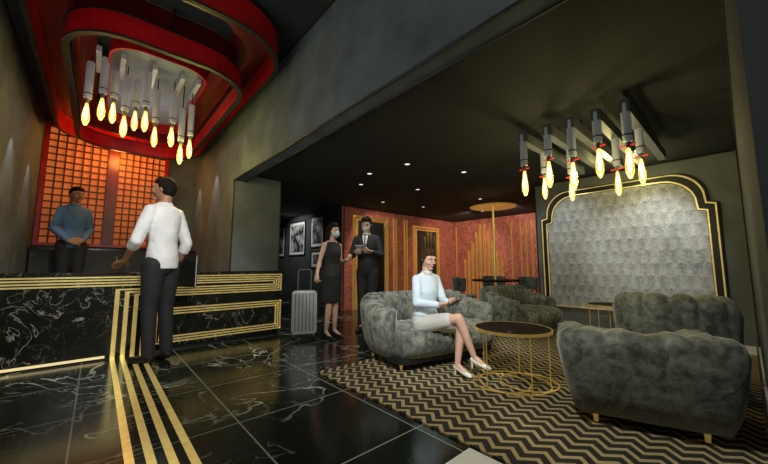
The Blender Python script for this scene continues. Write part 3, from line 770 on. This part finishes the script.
J4 = dict(stand, elL=(.130,-.03,.64), wrL=(.070,-.15,.665), elR=(-.130,-.03,.64), wrR=(-.065,-.16,.655))
p4b=(3.22,4.02,0); a4=math.radians(-52)
person('man in a black suit and face mask looking at papers in his hands', p4b, a4, 1.82, J4, skin='skin', hair='hair', top=('suit',1), trousers='suit', jacket=True, lean=.08, slim=.82,
       head=(0,24), mask='mask2', hands={'L':dict(d=(-.5,-.8,.1),n=(-.5,0,.8),s=1,curl=.6),'R':dict(d=(.5,-.8,.1),n=(.5,0,.8),s=-1,curl=.6)})
R4 = Matrix.Rotation(a4,3,'Z')
f = tag(obj('paper_sheet', B(-.07,.07,-.10,.06,0,.004), M['white']), 'white papers held by the man in the black suit', 'paper')
f.location = wpos(p4b,R4,(0,-.39,1.255)); f.rotation_euler=(math.radians(-25),0,a4)

J5 = dict(pelvis=(0,.03,.275), knL=(.0,-.235,.325), knR=(-.035,-.225,.275), anL=(-.065,-.29,.105), anR=(-.005,-.215,.060), toL=(-.08,-.365,.065), toR=(.0,-.295,.022),
          elL=(.115,-.01,.40), wrL=(.055,-.135,.395), elR=(-.110,-.03,.40), wrR=(-.02,-.155,.40))
J5 = {('pelvis' if k=='pelvis' else k[:2]+('R' if k[2]=='L' else 'L')):(-v[0],v[1],v[2]) for k,v in J5.items()}
b5=(2.52,2.16,.012); a5=math.radians(-2)
person('woman in a pale blue shirt and light skirt seated cross-legged on the velvet sofa', b5, a5, 1.58, J5, fem=True, hair='hair2', top=('gshirt',1), skirt='skirt', shoe='cream', heels=True,
       head=(-10,18), lean=.06, tied=True, hands={'R':dict(d=(.5,-.8,.1),n=(.5,.2,.8),s=-1,curl=.6),'L':dict(d=(-.45,-.8,.15),n=(-.5,.1,.8),s=1,curl=.6)})
R5 = Matrix.Rotation(a5,3,'Z')
f = thing('phone','black phone held in the lap of the seated woman','phone', wpos(b5,R5,(-.02,-.345,.645)), a5)
obj('case', B(-.035,.035,-.07,.07,0,.008), M['leather'], f, bevel=.003); obj('screen', B(-.031,.031,-.065,.065,.008,.009), M['glassdark'], f)
f.rotation_euler=(math.radians(-30),0,a5)

# ------------------------------------------------------------------ lights
def point(x,y,z,e,col,r=.06):
    l=bpy.data.lights.new('lamp','POINT'); l.energy=e; l.color=col; l.shadow_soft_size=r
    o=bpy.data.objects.new('point_light',l); C.objects.link(o); o.location=(x,y,z)
def spot(x,y,z,tx,ty,tz,e,col,ang=70,r=.05,blend=.6):
    l=bpy.data.lights.new('spot','SPOT'); l.energy=e; l.color=col; l.spot_size=math.radians(ang); l.spot_blend=blend; l.shadow_soft_size=r
    o=bpy.data.objects.new('spot_light',l); C.objects.link(o); o.location=(x,y,z)
    o.rotation_euler=(V((tx,ty,tz))-V((x,y,z))).to_track_quat('-Z','Y').to_euler()
def area(x,y,z,tx,ty,tz,e,col,s=1):
    l=bpy.data.lights.new('area','AREA'); l.energy=e; l.color=col; l.size=s
    o=bpy.data.objects.new('area_light',l); C.objects.link(o); o.location=(x,y,z)
    o.rotation_euler=(V((tx,ty,tz))-V((x,y,z))).to_track_quat('-Z','Y').to_euler()
warm=(1,.66,.22); yel=(1,.86,.42); neu=(.97,1,.98)
point(-.05,4.4,2.36,4,warm); point(.75,4.5,2.25,16,(1,.86,.25))
point(.35,5.6,2.9,5,(.9,.9,1),.1)  # hidden point added to light the ring's centre panel
point(.15,7.1,2.95,20,(1,.42,.08),.12); point(.6,6.6,2.6,7,(1,.5,.1),.12)  # points added to carry orange glow around the lattice screen
point(3.1,.75,1.68,9,yel); point(3.4,1.35,1.68,9,yel); point(4.3,.95,2.12,8,(1,.88,.35)); point(5.1,.9,2.12,6,(1,.88,.4))  # farther, higher points added to put yellow glow on ceiling and wall panel
for x,y in ((3.1,3.0),(4.3,3.9),(4.6,5.2),(5.9,3.6),(3.0,3.7)): spot(x,y,2.36,x,y,0,28,neu,100)
spot(4.6,5.4,2.3,5.4,6.1,1.2,42,(1,.88,.7),110); spot(7.0,4.6,2.35,7.8,5.6,1.2,65,(1,.85,.7),120); spot(7.0,3.4,2.35,8.4,4.3,1.2,65,(1,.85,.7),110)
spot(4.3,.7,2.25,5.65,.9,1.3,85,neu,56,.06,.7); spot(4.5,1.9,2.3,5.65,1.9,1.2,30,neu,80,.1,.9)
spot(.7,.7,2.1,2.55,2.1,.55,210,neu,38)  # from here, unseen fill spots added for seated woman, foreground chair and rug
spot(1.1,.8,2.1,2.9,.6,.3,60,(1,1,.90),66)
spot(1.4,1.0,2.2,2.4,1.3,.0,40,(1,1,.85),90)
spot(.6,1.5,3.2,.3,4.6,.6,230,(1,.98,.9),50)
spot(.6,.6,2.9,.5,3.0,.0,60,neu,80)  # unseen fill added above the camera, aimed down and forward
spot(.2,1.6,2.6,2.8,4.0,.9,110,neu,26)  # unseen fill spot added to brighten the standing couple
spot(3.2,8.2,2.3,4.2,8.2,1.5,40,neu,110)
# wall washers giving scallops of light
spot(XL+.16,5.3,2.7,XL+.02,5.3,.8,14,neu,50,.02,.3); spot(XL+.16,6.5,2.7,XL+.02,6.5,.8,12,neu,50,.02,.3)
spot(1.28,6.0,2.9,1.43,6.0,.8,16,neu,46,.02,.3); spot(1.28,7.2,2.9,1.43,7.2,.8,12,neu,46,.02,.3)
area(-.5,2.6,1.6,1.45,3.4,2.9,12,neu,1.4)  # unseen soft fill added to light the bulkhead evenly
area(.2,-1.2,2.4,.8,4.5,1.5,20,neu,1.8)  # unseen soft fill added behind the camera, aimed at reception

w = bpy.data.worlds.new('world'); bpy.context.scene.world = w; w.use_nodes = True
w.node_tree.nodes['Background'].inputs[0].default_value = (.92,1,1,1); w.node_tree.nodes['Background'].inputs[1].default_value = .12
try: bpy.context.scene.view_settings.view_transform = 'Standard'
except Exception: pass
